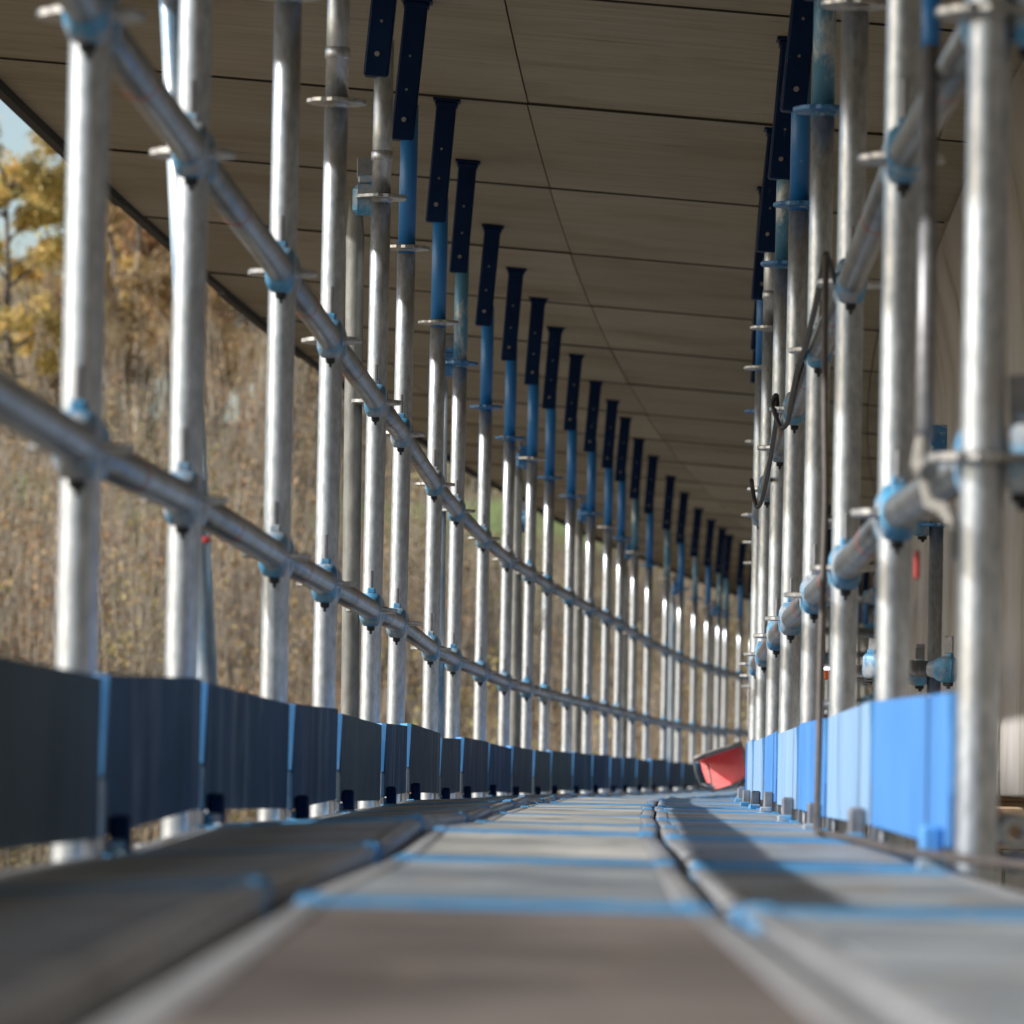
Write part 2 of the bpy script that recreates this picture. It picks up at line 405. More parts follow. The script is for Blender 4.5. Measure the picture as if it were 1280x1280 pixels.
blueL = {1:'g',2:'g',3:'f',4:'g',5:'g',6:'b',7:'b',8:'f',9:'b',10:'b',11:'b',12:'b',13:'b',14:'b',15:'b',16:'b',17:'f',18:'b',19:'f',20:'b',21:'f',22:'b',23:'f',24:'f',25:'b'}
blueR = {1:'g',2:'g',3:'g',4:'f',5:'b',6:'f',7:'g'}
for i in range(NP):
    standard(PL[i], -1, i, blueL.get(i, random.choice('bbf')))
    if 1 <= i <= 27: standard(PR[i], 1, i, blueR.get(i, random.choice('bbf')))

def ledger(a, b, label, group, rings=True, red=False, heads=True):
    d = b - a; L = d.length
    t = thing('guardrail_tube', a, label, 'guardrail', group)
    t.rotation_euler = (0, -math.asin(d.z/L), math.atan2(d.y, d.x))
    put('tube', LT, t, (.1, 0, 0), scale=(L-.2, 1, 1))
    for e in (0, 1):
        h = put('wedge_head', WH, t, (0 if e == 0 else L, 0, 0), (0, 0, 0 if e == 0 else PI))
        j = random.uniform(-.012, .008)
        put('wedge', WEDGE, h, (0,0,j), (0, random.uniform(-.06,.06), 0)); put('wedge_tip', WTIP, h)
    if rings:
        put('paint_ring', RG, t, (L*.42, 0, 0)); 
    return t
for i in range(NP-1):
    for lv, z in (('lower', .457), ('upper', .957)):
        for side, P in ((-1, PL), (1, PR)):
            if side > 0 and (i >= 27 or i == 0): continue
            row = 'left' if side < 0 else 'right'
            if i == 0: lab = '%s %s guardrail tube running out of the picture before the first %s post' % (lv, row, row)
            else: lab = '%s grey guardrail tube between the %s and %s posts of the %s row' % (lv, ORD[i], ORD[i+1], row)
            ledger(P[i]+Vector((0,0,z)), P[i+1]+Vector((0,0,z)), lab, 'grey guardrail tubes between scaffold posts')
# transoms under the decks
for i in range(NP):
    if i > 27: break
    a = PL[i]+Vector((0,0,-.043)); b = PR[i]+Vector((0,0,-.043)); d = b-a; L = d.length
    t = thing('transom', a, 'steel transom under the decks at the %s pair of posts' % (ORD[i] if i else 'nearest hidden'), 'transom', 'transoms under the decks')
    t.rotation_euler = (0, -math.asin(d.z/L), math.atan2(d.y, d.x))
    mb = MB(); mb.box((L/2, 0, -.018), (L-.1, .048, .045), bev=.006); obj('beam', mb, M['galv_old'], t)
    for e in (0,1):
        h = put('wedge_head', WH, t, (0 if e == 0 else L, 0, 0), (0, 0, 0 if e == 0 else PI)); put('wedge_tip', WTIP, h)

# ------------------------------------------------------------------ toe boards
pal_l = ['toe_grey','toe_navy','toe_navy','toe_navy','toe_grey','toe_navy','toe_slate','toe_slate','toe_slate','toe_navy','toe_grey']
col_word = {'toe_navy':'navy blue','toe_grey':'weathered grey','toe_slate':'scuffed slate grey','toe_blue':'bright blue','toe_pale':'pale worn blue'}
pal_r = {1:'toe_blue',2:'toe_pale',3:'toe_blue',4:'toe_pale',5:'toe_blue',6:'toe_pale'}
ft = MB(); ft.box((0,0,-.005), (.038,.024,.052), bev=.004); FOOT = {False: ft.mesh('foot_bracket', M['navy']), True: ft.mesh('foot_bracket', M['wedge'])}
FOOT['b'] = ft.mesh('foot_bracket', M['blue_edge'])
for i in range(NP-1):
    for side, P in ((-1, PL), (1, PR)):
        if side > 0 and (i >= 27 or i == 0): continue
        a, b = P[i].copy(), P[i+1].copy()
        d = (b-a); L = d.length; d.normalize()
        nrm = Vector((d.y, -d.x, 0)) * (1 if side < 0 else -1)      # towards the walkway
        row = 'left' if side < 0 else 'right'
        jit = random.uniform(-.0015,.0015)
        if i in (6,) and side < 0: jit = .002
        if side < 0: a2 = a + nrm*(.037+jit) - d*.045; b2 = b + nrm*(.029+jit+random.uniform(-.001,.003)) - d*.058
        else: a2 = a + nrm*(.025+jit) + d*.035; b2 = b + nrm*(.020+jit) - d*.01
        dd = b2-a2; L = dd.length
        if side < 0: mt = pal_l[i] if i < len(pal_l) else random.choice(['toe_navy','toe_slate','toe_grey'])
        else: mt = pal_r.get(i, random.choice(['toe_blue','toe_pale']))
        if i == 0: lab = '%s toe board of the %s edge nearest the camera' % (col_word[mt], row)
        else: lab = '%s toe board between the %s and %s %s-row posts' % (col_word[mt], ORD[i], ORD[i+1], row)
        t = thing('toe_board', a2, lab, 'toe board', 'toe boards standing along the deck edges')
        t.rotation_euler = (0, -math.asin(dd.z/L) + random.uniform(-.0045,.0045), math.atan2(dd.y, dd.x))
        zb, zt = (.012 if side < 0 else .020), .194 + random.uniform(-.007,.007)
        mb = MB(); mb.box((L/2, 0, (zb+zt)/2), (L, .010, zt-zb), bev=.0015)
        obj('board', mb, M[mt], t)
        s_in = -1 if side < 0 else 1        # local y direction of the walkway side
        # folded steel end, wide at the top and running to a point
        e = MB()
        w = .020; y0 = .005*-s_in
        e.add([(-.004, y0, zt), (.020, y0+w*-s_in, zt), (-.004, y0+.003*-s_in, zt-.115), (-.004, y0, zt-.115),
               (.004, y0, zt), (.028, y0+w*-s_in, zt), (.006, y0+.003*-s_in, zt-.115), (.004, y0, zt-.115)],
              [(0,1,2,3),(4,7,6,5),(0,4,5,1),(1,5,6,2),(2,6,7,3),(3,7,4,0)])
        e.add([(-.004, -.0055, zt), (-.004, .0055, zt), (-.004, .0055*(1 if s_in < 0 else .2), zt-.115), (-.004, -.0055*(.2 if s_in < 0 else 1), zt-.115), (.0, -.0055, zt), (.0, .0055, zt), (.0, .0055*(1 if s_in < 0 else .2), zt-.115), (.0, -.0055*(.2 if s_in < 0 else 1), zt-.115)], [(0,1,2,3),(4,7,6,5),(0,4,5,1),(1,5,6,2),(2,6,7,3),(3,7,4,0)])
        obj('end_strip', e, M['blue_edge'], t)
        put('foot_bracket', FOOT['b' if (side > 0 and i == 1) else (side > 0)], t, (.05, s_in*.019, zb+.004))
        k = MB(); k.box((L-.03, 0, -.006), (.03, .008, .05)); k.box((.03, -s_in*.002, -.006), (.03,.008,.05)); obj('pin', k, M['wedge'], t)

# unseen board before the first posts, added to shade the left lane
a2 = Vector((-.50, 1.2, 0)); b2_ = PL[0] + Vector((.033, -.01, 0)); dd = b2_ - a2; L = dd.length
t = thing('toe_board', a2, 'unseen navy toe board added beside the camera to shade the left lane', 'toe board', 'toe boards standing along the deck edges')
t.rotation_euler = (0, -math.asin(dd.z/L), math.atan2(dd.y, dd.x))
mb = MB(); mb.box((L/2, 0, .103), (L, .010, .182), bev=.0015); obj('board', mb, M['toe_navy'], t)
put('foot_bracket', FOOT[False], t, (.05, -.019, .016))
# ------------------------------------------------------------------ deck boards
FR = [Vector((-.53, 1.75, 0))] + PL      # a frame behind the camera side
FRR = [Vector((.49, 1.7, 0))] + PR
cols = [('left', .026, .350), ('middle', .358, .682), ('right', .686, .985)]
zset = {'left': .004, 'middle': 0., 'right': -.001}
roll = {'left': -.055, 'middle': 0, 'right': .0}
for i in range(len(FR)-1):
    if i > 27: break
    a0, a1, b0, b1 = FR[i], FRR[i], FR[i+1], FRR[i+1]
    for cname, u0, u1 in cols:
        j0, j1 = random.uniform(-.004,.004), random.uniform(-.004,.004)
        if cname == 'right': j0, j1 = jm0, jm1
        jm0, jm1 = j0, j1
        uc = (u0+u1)/2; w = u1-u0
        p = a0.lerp(a1, uc+j0); q = b0.lerp(b1, uc+j1)
        d = q-p; L = d.length
        if i == 0: mt = 'deck_brown' if cname == 'middle' else 'deck_cool'
        else:
            mt = {'left':'deck_cool','middle':'deck_grey','right':'deck_cool'}[cname]
            if i == 1 and cname == 'middle': mt = 'deck_cool'
        cw = {'deck_brown':'brown plywood','deck_cool':'cool grey','deck_grey':'worn pale grey'}[mt]
        if i == 0: where = 'nearest the camera'
        elif i == 1: where = 'second from the camera'
        else: where = 'starting at the %s pair of posts' % ORD[i-1]
        t = thing('deck_board', p, '%s deck board in the %s lane, %s' % (cw, cname, where), 'deck board', 'deck boards laid in three lanes')
        zz = zset[cname] + random.uniform(-.002,.002)
        t.location.z += zz
        t.rotation_euler = (roll[cname] + random.uniform(-.004,.004), -math.asin(d.z/L), math.atan2(d.y, d.x))
        g = .018
        mb = MB(); mb.box((L/2, 0, -.015), (L-2*g-(.36 if cname == 'right' else .19), w-.056, .022)); 
        obj('panel', mb, M[mt], t)
        for s_ in (-1, 1):
            rl = MB(); yy = s_*(w/2-.014)
            # rounded side rail
            rl.path([(g+.045, yy, -.0125), (L-g-.045, yy, -.0125)], .0115, 12, flat=[(1.2,.9 if cname == 'left' else .32)]*2)
            if cname != 'left': rl.v = [(x_, y_, z_+.006) for x_, y_, z_ in rl.v]
            rl.box((L/2, yy, -.040), (L-2*g-.09, .024, .045))
            obj('side_rail', rl, M['alu'], t)
        for e in (0, 1):
            xx = g+.024 if e == 0 else L-g-.024
            en = MB(); bw_ = .19 if cname == 'right' else .10
            en.box((xx + (bw_/2-.03)*(1 if e == 0 else -1), 0, -.020), (bw_, w-.006, .0345), bev=.004)
            for yy in (-w*.32, w*.32): en.box((xx + (-.03 if e == 0 else .03), yy, -.016), (.03, .045, .022), bev=.004)
            for yy in (-w/2+.016, w/2-.016): en.box((xx, yy, -.010), (.048, .028, .020), bev=.006)
            obj('end_cap', en, M['deck_blue'], t)

# ------------------------------------------------------------------ braces outside the left row
def brace(a, b, r, mat, label, topmat='head_blue', wedge=True):
    t = thing('brace_tube', a, label, 'brace', 'brace tubes behind the left posts')
    v = b - a; n_ = v.normalized()
    pts = [Vector((0,0,0)), n_*.03, n_*.09, n_*.14, v-n_*.14, v-n_*.09, v-n_*.02, v]
    fl = [(1.0,.35),(1.0,.35),(1.05,.8),(1,1),(1,1),(1.05,.8),(1.0,.35),(1.0,.35)]
    mb = MB(); mb.path(pts, [r*.7,r*.8,r,r,r,r,r*.8,r*.7], 20, flat=fl); obj('tube', mb, M[mat], t)
    h = MB(); h.box((.028,.0,.0), (.07,.05,.075), bev=.012); h.box((.03,0,.05), (.05,.03,.02), bev=.004)
    ho = obj('coupler', h, M[topmat], t)
    if wedge:
        w = MB(); w.box((.02,0,.078), (.036,.007,.05), bev=.001); obj('wedge', w, M['wedge'], ho)
    return t
for i in (5, 8, 11, 14, 17, 20, 23):
    p = PL[i]
    old = 'galv_blue' if i in (8, 20) else 'galv_old'
    br = brace(p + Vector((-.062, .03, 1.445)), p + Vector((-.045, .12, -.35)), .0215, old,
          '%s brace tube hanging behind the %s left post' % ({'galv_old':'weathered grey','galv_blue':'bluish grey'}[old], ORD[i]),
          'disc_blue' if i != 5 else 'head_blue')
b2 = brace(at(212, -60, 10.2), at(266, 1090, 9.6), .0235, 'galv_blue', 'leaning bluish grey brace tube crossing behind the second left post')
# small tubes seen between the left posts further on
brace(at(646, 655, 25.5), at(648, 1010, 26.2), .0215, 'galv_old', 'grey brace tube with pale sleeve behind the tenth left post')

# ------------------------------------------------------------------ right edge: rod, outer posts, cross tubes
t = thing('brace_rod', at(1158, 560, 6.35), 'thin dark rod with blue top rising beside the second right post', 'brace rod')
L0 = t.location.copy()
e1 = at(1163, 62, 6.8) - L0; e2 = at(1166, -60, 6.9) - L0; e0 = at(1156, 545, 6.4) - L0
mb = MB(); mb.path([e0, e1], .0105, 14); obj('rod', mb, M['wedge'], t)  # dark steel colour stands in for the shade the rod sits in
mb = MB(); mb.path([e1, e2], .0115, 14); obj('blue_sleeve', mb, M['blue_tube'], t)
mb = MB(); mb.path([at(1152,548,6.38)-L0, at(1150,580,6.36)-L0, at(1162,590,6.33)-L0], [.007,.011,.012], 10); mb.path([at(1143,586,6.36)-L0, at(1170,588,6.36)-L0], .009, 10)
mb.path([at(1155,600,6.40)-L0, at(1162,628,6.40)-L0, at(1180,636,6.38)-L0, at(1191,652,6.36)-L0, at(1195,700,6.36)-L0], [.006,.009,.009,.008,.007], 10)
obj('fork_end', mb, M['rim'], t)

def outer_post(y, u, top, label, blue_top=True):
    p = S(y, u, 0)
    t = thing('outer_post', p, label, 'scaffold post', 'outer scaffold posts beside the bridge web')
    zt = top
    mb = MB(); mb.path([(0,0,-6.2),(0,0,zt-.22)], .02415, 20); obj('tube', mb, M['galv'], t)
    mb = MB(); mb.path([(0,0,zt-.22),(0,0,zt)], .026, 20); obj('blue_sleeve', mb, M['blue_tube'], t)
    mb = MB(); mb.box((0,0,zt-.05), (.056,.056,.11), bev=.004); obj('head', mb, M['disc_blue'], t)
    for z in (-.06, .44, .94): put('rosette', DISCB, t, (0,0,z))
    # coupler castings hanging on each rosette
    for z in (.44, .94):
        for rz in (PI, PI*.5):
            h = put('wedge_head', WH, t, (0,0,z), (0,0,rz)); put('wedge', WEDGE, h); put('wedge_tip', WTIP, h)
    return p
ops = [(18.8, 1.62, 1.27), (26.5, 1.62, 1.30), (33.0, 1.62, 1.30), (39.0, 1.62, 1.30), (45.5,1.62,1.3)]
for k, (y, u, z) in enumerate(ops):
    p = outer_post(y, u, z, '%s short galvanised post beside the bridge web, blue head on top' % ORD[k+1])
    near = min(range(28), key=lambda i: abs(PR[i].y-y))
    for z_ in (.44, .94):
        a = Vector((PR[near].x, PR[near].y, PR[near].z+z_)); b = Vector((p.x, p.y, z_))
        ledger(a, b, '%s cross tube from the walkway to the %s outer post' % ('lower' if z_ < .5 else 'upper', ORD[k+1]), 'cross tubes towards the outer posts', rings=False)
    if k == 1: 
        tg = MB(); tg.box((0,0,0), (.022,.02,.020), bev=.003)
        tag(put('orange_tag', tg.mesh('orange_tag', M['orange']), None, at(1036,844,12.3)), 'small orange tag on the cross tube behind the third right post', 'tag')
for z_ in (.457, .957):
    a = PR[1] + Vector((0,0,z_)); b = a + Vector((.85, -.02, 0))
    ledger(a, b, '%s cross tube with blue coupler leaving the nearest right post towards the bridge' % ('lower' if z_ < .5 else 'upper'), 'cross tubes towards the outer posts', rings=False)

ledger(at(1072, 832, 17.2), at(1203, 838, 17.0), 'grey cross tube with blue coupler just left of the nearest right post', 'cross tubes towards the outer posts', rings=False)
tg = MB(); tg.box((0,0,0), (.012,.012,.010), bev=.003)
tag(put('red_tag', tg.mesh('red_tag', M['redtape']), None, at(258, 675, 8.3)), 'small red tag under the lower left guardrail by the second post', 'tag')
tg = MB(); tg.box((0,0,0), (.008,.012,.042), bev=.003)
tag(put('red_tape', tg.mesh('red_tape', M['redtape']), None, at(1146, 706, 7.95)), 'red tape strip stuck beside the second right post', 'tape')
tg = MB(); tg.path([(0,0,-.055),(0,0,.055)], .025, 20)
tag(put('pale_sleeve', tg.mesh('pale_sleeve', M['galv']), None, at(646, 668, 25.45)), 'pale sleeve wrapped on the brace behind the tenth left post', 'sleeve')

# ------------------------------------------------------------------ cables
def smooth_path(pts, n=8):
    out = []
    P = [pts[0]] + pts + [pts[-1]]
    for i in range(1, len(P)-2):
        for k in range(n):
            t = k/n; a, b, c, d = P[i-1], P[i], P[i+1], P[i+2]
            out.append(.5*((2*b) + (c-a)*t + (2*a-5*b+4*c-d)*t*t + (3*b-a-3*c+d)*t**3))
    out.append(pts[-1]); return out
c1 = [(1044,352,9.75),(1034,322,9.6),(1032,345,9.5),(1031,420,9.45),(1031,520,9.4),(1032,620,9.35),(1029,720,9.3),(1026,820,9.25),(1024,920,9.2),(1022,1000,9.1),(1021,1034,8.9)]
pts = [at(*c) for c in c1]
pts += [Vector((.47, 8.3, .012)), Vector((.475, 7.5, .012)), Vector((.47, 6.9, .011)), Vector((.46, 6.45, .013)), Vector((.50, 5.9, .012)), Vector((.60, 5.3, .010))]
mb = MB(); mb.path(smooth_path(pts), .0055, 10); 
tag(obj('power_cable', mb, M['cable_brown']), 'dark cable hanging down inside the third right post onto the deck', 'cable')
c2 = [(1040,318,9.72),(1034,345,9.85),(1023,395,10.5),(1014,432,11.1),(1008,446,11.45),(1001,470,12.0),(994,505,12.8),(990,527,13.15),(982,535,13.25),(975,520,13.3),(971,503,13.35),(976,495,13.35),(976,520,13.5),(970,560,14.2),(963,600,14.9),(956,628,15.3),(950,633,15.4),(946,615,15.4),(944,600,15.35)]
mb = MB(); mb.path(smooth_path([at(*c)+Vector((-.01,0,0)) for c in c2]), .006, 10)
tag(obj('power_cable', mb, M['cable']), 'black cable looped along the upper right guardrail', 'cable')
c3 = [(1020,1040,8.9),(1050,1045,8.6),(1085,1050,8.3)]

# ------------------------------------------------------------------ red tub lying on the deck
D = 24.5
tubo = thing('plastic_tub', at(900, 985, D), 'red plastic tub lying tipped on its side at the far end of the deck', 'tub')
T0 = tubo.location.copy()
outl = [(867,950),(880,943),(925,929),(929,936),(932,955),(933,971),(920,980),(891,989),(876,982),(870,965)]
fr = [at(x, y, D-.06 + .0012*(x-900)) for x, y in outl]
cen = sum(fr, Vector())/len(fr)
bk = [cen + (p-cen)*.80 + Vector((.015, .12 - (p.x-cen.x)*1.1, .0)) for p in fr]
def loft(ringa, ringb, idx, th=.0):
    m = MB(); n = len(ringa)
    for k in idx:
        k2 = (k+1) % n
        a, b, c, d = ringa[k]-T0, ringa[k2]-T0, ringb[k2]-T0, ringb[k]-T0
        ou = (((a+b)/2)-(cen-T0)); ou.y = 0; ou = ou.normalized()*.006
        m.add([a,b,c,d,a+ou,b+ou,c+ou,d+ou], [(0,1,2,3),(4,7,6,5),(0,4,5,1),(1,5,6,2),(2,6,7,3),(3,7,4,0)])
    return m
obj('shell', loft(fr, bk, [0,1,2,3,4,5,6]), M['red'], tubo)
m = MB(); n = len(bk); m.add([p-T0 for p in bk] + [p-T0+Vector((0,.008,0)) for p in bk], [tuple(range(n)), tuple(range(n,2*n))[::-1]]); obj('base', m, M['red'], tubo)
m = MB(); m.path([p-T0 for p in fr]+[fr[0]-T0, fr[1]-T0], .0055, 8); 
obj('rim', m, M['rim'], tubo)
m = MB(); c0 = at(868,950,D-.05)-T0; c1_ = at(927,930,D-.03)-T0
m.path([c0+Vector((0,0,.004)), c1_+Vector((0,0,.004))], .022, 8, flat=[(1.2,.55),(1.2,.55)]); obj('lip', m, M['rim'], tubo)
m = MB(); m.path([at(884,953,D-.02)-T0, at(888,970,D-.03)-T0, at(890,987,D-.04)-T0], .0045, 8); obj('rib', m, M['rim'], tubo)
m = MB(); m.add([at(884,954,D+.00)-T0, at(928,940,D+.05)-T0, at(928,975,D+.05)-T0, at(890,987,D+.0)-T0,
                 at(884,954,D+.02)-T0, at(928,940,D+.07)-T0, at(928,975,D+.07)-T0, at(890,987,D+.02)-T0], [(0,1,2,3),(4,7,6,5),(0,4,5,1),(1,5,6,2),(2,6,7,3),(3,7,4,0)])
# a stone-like block under it
m = MB(); m.box((0,0,0), (.035,.05,.06), bev=.008); obj('foot', m, M['rim'], tubo, loc=at(927,988,D)-T0)

# ------------------------------------------------------------------ bridge
def strip(y0, y1, u0, u1, zf, th, nseg, bow=0.0, voff=0.):
    """curved board following the bridge, top above the soffit surface"""
    mb = MB(); mb.uv = []
    nu = 2
    for lay in (0, 1):
        for k in range(nseg+1):
            y = y0 + (y1-y0)*k/nseg
            for j in range(nu+1):
                u = u0 + (u1-u0)*j/nu
                p = S(y, u, 0); z = zf(u) + (th if lay else 0)
                mb.v.append((p.x, p.y, z)); mb.uv.append((u + voff*3.1, y + voff*7.7))
    W = nu+1; N = (nseg+1)*W
    def q(l, k, j): return l*N + k*W + j
    for k in range(nseg):
        for j in range(nu):
            mb.f.append((q(0,k,j), q(0,k+1,j), q(0,k+1,j+1), q(0,k,j+1))); mb.sm.append(False)
            mb.f.append((q(1,k,j), q(1,k,j+1), q(1,k+1,j+1), q(1,k+1,j))); mb.sm.append(False)
        for j in (0, nu):
            mb.f.append((q(0,k,j), q(1,k,j), q(1,k+1,j), q(0,k+1,j))); mb.sm.append(False)
    for k in (0, nseg):
        for j in range(nu):
            mb.f.append((q(0,k,j), q(0,k,j+1), q(1,k,j+1), q(1,k,j))); mb.sm.append(False)
    return mb
bridge = thing('bridge', S(0, 0, 2.13), 'curved bridge with plywood soffit and web above and beside the walkway', 'bridge')
B0 = bridge.location.copy()
def bobj(name, mb, mat, label=None):
    mb.v = [(x-B0.x, y-B0.y, z-B0.z) for x, y, z in mb.v]
    return obj(name, mb, mat, bridge, label=label)
UE, UW = -1.40, 1.76
bobj('slab', strip(-14, 80, UE, 4.6, lambda u: CEIL(u)+.034, .42, 40), M['slab'])
s0 = 12.0; ST = 2.455
ys = [-14, -6, 0, 5] + [s0+ST*k for k in range(-2, 27)]
ys[3] = ys[4] - 2.455
for k in range(len(ys)-1):
    ya, yb = ys[k], ys[k+1]
    if yb > 80: break
    jl = random.uniform(-.006,.006)
    for c, (ua, ub) in enumerate(((UE, -.97), (-.97, .28), (.28, 1.53), (1.53, UW))):
        if ua > -1.2 and ua < 1.5 and c == 2: ua += jl
        if c == 1: ub += jl
        g = .0045; dz = random.uniform(0, .004)
        mbp = strip(ya+g, yb-g, ua+g*.5, ub-g*.5, lambda u, dz=dz: CEIL(u)+dz, .021, 4, voff=random.random()*5)
        bobj('soffit_panel' if c in (1,2) else ('edge_panel' if c == 0 else 'fillet_panel'), mbp, M['soffit'])
# edge batten hanging at the outer edge, jointed boards with slightly different drop
k = 0; y = -13.9
while y < 79:
    y2 = min(y + 3.9, 80); dz = random.uniform(-.006, .006)
    bobj('edge_batten', strip(y, y2-.01, UE-.035, UE-.001, lambda u, dz=dz: CEIL(UE)-.022+dz, .14, 5), M['edge_dark'])
    y = y2
for k in range(-1, 27):
    y = s0+ST*k
    bobj('joint_strip', strip(y-.005, y+.005, UE+.01, UW-.11, lambda u: CEIL(u)-.0042+random.uniform(-.0006,.0006), .005, 1), M['edge_dark'])
# web: vertical formed wall, panels with fine joints
def wall(y0, y1, u, z0, z1, th, nseg, voff=0.):
    mb = MB(); mb.uv = []
    nz_ = 10
    for lay in (0, 1):
        for k in range(nseg+1):
            y = y0+(y1-y0)*k/nseg
            for j in range(nz_+1):
                f = j/nz_; z = z0+(z1-z0)*f
                lean = .10*max(0, (f-.72)/.28)**2          # sweeps into the soffit
                p = S(y, u - lean + (th if lay else 0), 0)
                mb.v.append((p.x, p.y, z)); mb.uv.append((z+voff, y*1.0+voff*3))
    W = nz_+1; N = (nseg+1)*W
    q = lambda l,k,j: l*N+k*W+j
    for k in range(nseg):
        for j in range(nz_):
            mb.f.append((q(0,k,j), q(0,k,j+1), q(0,k+1,j+1), q(0,k+1,j))); mb.sm.append(True)
            mb.f.append((q(1,k,j), q(1,k+1,j), q(1,k+1,j+1), q(1,k,j+1))); mb.sm.append(True)
        for j in (0, nz_): mb.f.append((q(0,k,j), q(0,k+1,j), q(1,k+1,j), q(1,k,j))); mb.sm.append(False)
    for k in (0, nseg):
        for j in range(nz_): mb.f.append((q(0,k,j), q(1,k,j), q(1,k,j+1), q(0,k,j+1))); mb.sm.append(False)
    return mb
y = -12.6; 
while y < 78:
    y2 = y + 1.25
    bobj('web_panel', wall(y+.003, y2-.003, UW, .045+random.uniform(-.008,.008), CEIL(UW)-.001, .021, 2, random.random()*4), M['web'])
    y = y2
def core():
    mb = MB(); mb.uv = []
    n_ = 40; prof = [(UW+.03, .10), (UW+.03, CEIL(UW)+.03), (4.4, CEIL(4.4)+.03), (4.4, .10)]
    for k in range(n_+1):
        yy = -13.5 + 92*k/n_
        for (u, z) in prof:
            p = S(yy, u, 0); mb.v.append((p.x, p.y, z)); mb.uv.append((u, yy))
    for k in range(n_):
        for j in range(4):
            a = k*4+j; b = k*4+(j+1) % 4
            mb.f.append((a, b, b+4, a+4)); mb.sm.append(False)
    mb.f.append((0,1,2,3)); mb.sm.append(False); mb.f.append((n_*4, n_*4+3, n_*4+2, n_*4+1)); mb.sm.append(False)
    return mb
bobj('girder_box', core(), M['slab'])
# timber bearers under the web edge
for k, (yy, uu, wd) in enumerate(((12.5,1.72,.10),(15.5,1.70,.10),(19.5,1.72,.10),(24,1.72,.10),(29,1.72,.1),(34,1.72,.1))):
    t = thing('timber_bearer', S(yy, uu, -.04), '%s raw timber bearer under the bridge web edge' % ORD[k+1], 'timber beam', 'timber bearers under the bridge web')
    mb = MB(); mb.box((.35,0,0), (.9,.09,.12), bev=.006); obj('beam', mb, M['timber'], t)
    mb = MB(); mb.box((.2,0,-.11), (.12,.12,.09), bev=.006); mb.path([(.02,0,-.10),(.02,0,-.9)], .024, 14); obj('prop', mb, M['galv_old'], t)
    t.rotation_euler.z = -.02*yy*.1
t = thing('long_bearer', S(10, 1.95, -.20), 'long dark bearer beam running beneath the bridge web', 'timber beam')
mb = strip(2, 60, 1.66, 1.80, lambda u: -.28, .14, 30); mb.v = [(a-t.location.x, b-t.location.y, c-t.location.z) for a,b,c in mb.v]
obj('beam', mb, M['edge_dark'], t)
# clamp seen low at the right edge
t = thing('tube_coupler', at(1268, 1040, 6.5), 'grey tube coupler with dark bore low beside the nearest right post', 'coupler')
mb = MB()
prof = [(.009,-.02),(.019,-.02),(.022,-.016),(.022,.02),(.009,.02),(.009,-.02)]
mb.lathe(prof, 20, 'Z', False); mb.v = [(x, z, y) for x, y, z in mb.v]
obj('ring', mb, M['galv'], t)
mb = MB(); mb.path([(-.05,.03,-.05),(-.02,.02,-.01),(-.028,.01,.035)], [.009,.011,.008], 10); obj('lug', mb, M['timber'], t)
mb = MB(); mb.box((.005,.0,-.036), (.035,.03,.022), bev=.005); obj('clamp_block', mb, M['disc_blue'], t)

# ------------------------------------------------------------------ ground and hill
def sm(a, b, x): 
    t = min(1, max(0, (x-a)/(b-a))); return t*t*(3-2*t)
def hz(x, y):
    base = -6.0
    prof = [(-60,-6),(30,-6),(45,-5),(56,-2.6),(70,-1.4),(80,.6),(90,3.9),(99,5.2),(112,6.4),(135,8.2),(160,8.6),(220,6),(400,0),(900,-6),(1500,-8)]
    z = prof[-1][1]
    for (a, za), (b, zb) in zip(prof, prof[1:]):
        if a <= y <= b: z = za+(zb-za)*(y-a)/(b-a); break
    k = 1 - sm(3.5, 14, x - max(0, (y-60))*.02)
    z = base + (z-base)*k
    z += .35*math.sin(x*.21+1)*math.sin(y*.17) * (1 if y > 60 else .2) + .12*math.sin(x*.9+y*.6)
    return z
xs = [-900,-400,-200,-110,-70] + [-50+2*k for k in range(0, 46)] + [60,90,150,300,900]
ysn = [-300,-120,-60,-30,0,15,30,40] + [45+1.5*k for k in range(0, 80)] + [170,185,200,230,280,350,450,700,1000,1500]
mb = MB()
for yy in ysn:
    for xx in xs: mb.v.append((xx, yy, hz(xx, yy)))
W = len(xs)
for j in range(len(ysn)-1):
    for i in range(W-1):
        mb.f.append((j*W+i, j*W+i+1, (j+1)*W+i+1, (j+1)*W+i)); mb.sm.append(True)
m, nt, b = new_mat('hill ground')
f = noise_fac(nt, .9, (1,1,1), 8, .7); c1m = ramp(nt, f, [(.3, (.05,.035,.02)), (.5, (.12,.085,.05)), (.7, (.20,.16,.08))])
f2 = noise_fac(nt, .35, (1,1,1), 5); c2m = ramp(nt, f2, [(.3, (.11,.16,.04)), (.7, (.17,.22,.06))])
tc = nt.nodes.new('ShaderNodeTexCoord'); sx = nt.nodes.new('ShaderNodeSeparateXYZ'); nt.links.new(tc.outputs['Object'], sx.inputs[0])
wr = nt.nodes.new('ShaderNodeMapRange'); wr.inputs[1].default_value = 88; wr.inputs[2].default_value = 90; nt.links.new(sx.outputs['Y'], wr.inputs[0])
wr2 = nt.nodes.new('ShaderNodeMapRange'); wr2.inputs[1].default_value = 97; wr2.inputs[2].default_value = 95; nt.links.new(sx.outputs['Y'], wr2.inputs[0])
mu = nt.nodes.new('ShaderNodeMath'); mu.operation = 'MULTIPLY'; nt.links.new(wr.outputs[0], mu.inputs[0]); nt.links.new(wr2.outputs[0], mu.inputs[1])
nt.links.new(mixc(nt, mu.outputs[0], c1m, c2m), b.inputs['Base Color']); b.inputs['Roughness'].default_value = .95
bump(nt, b, f, .6, .1)
structure(obj('ground', mb, m))

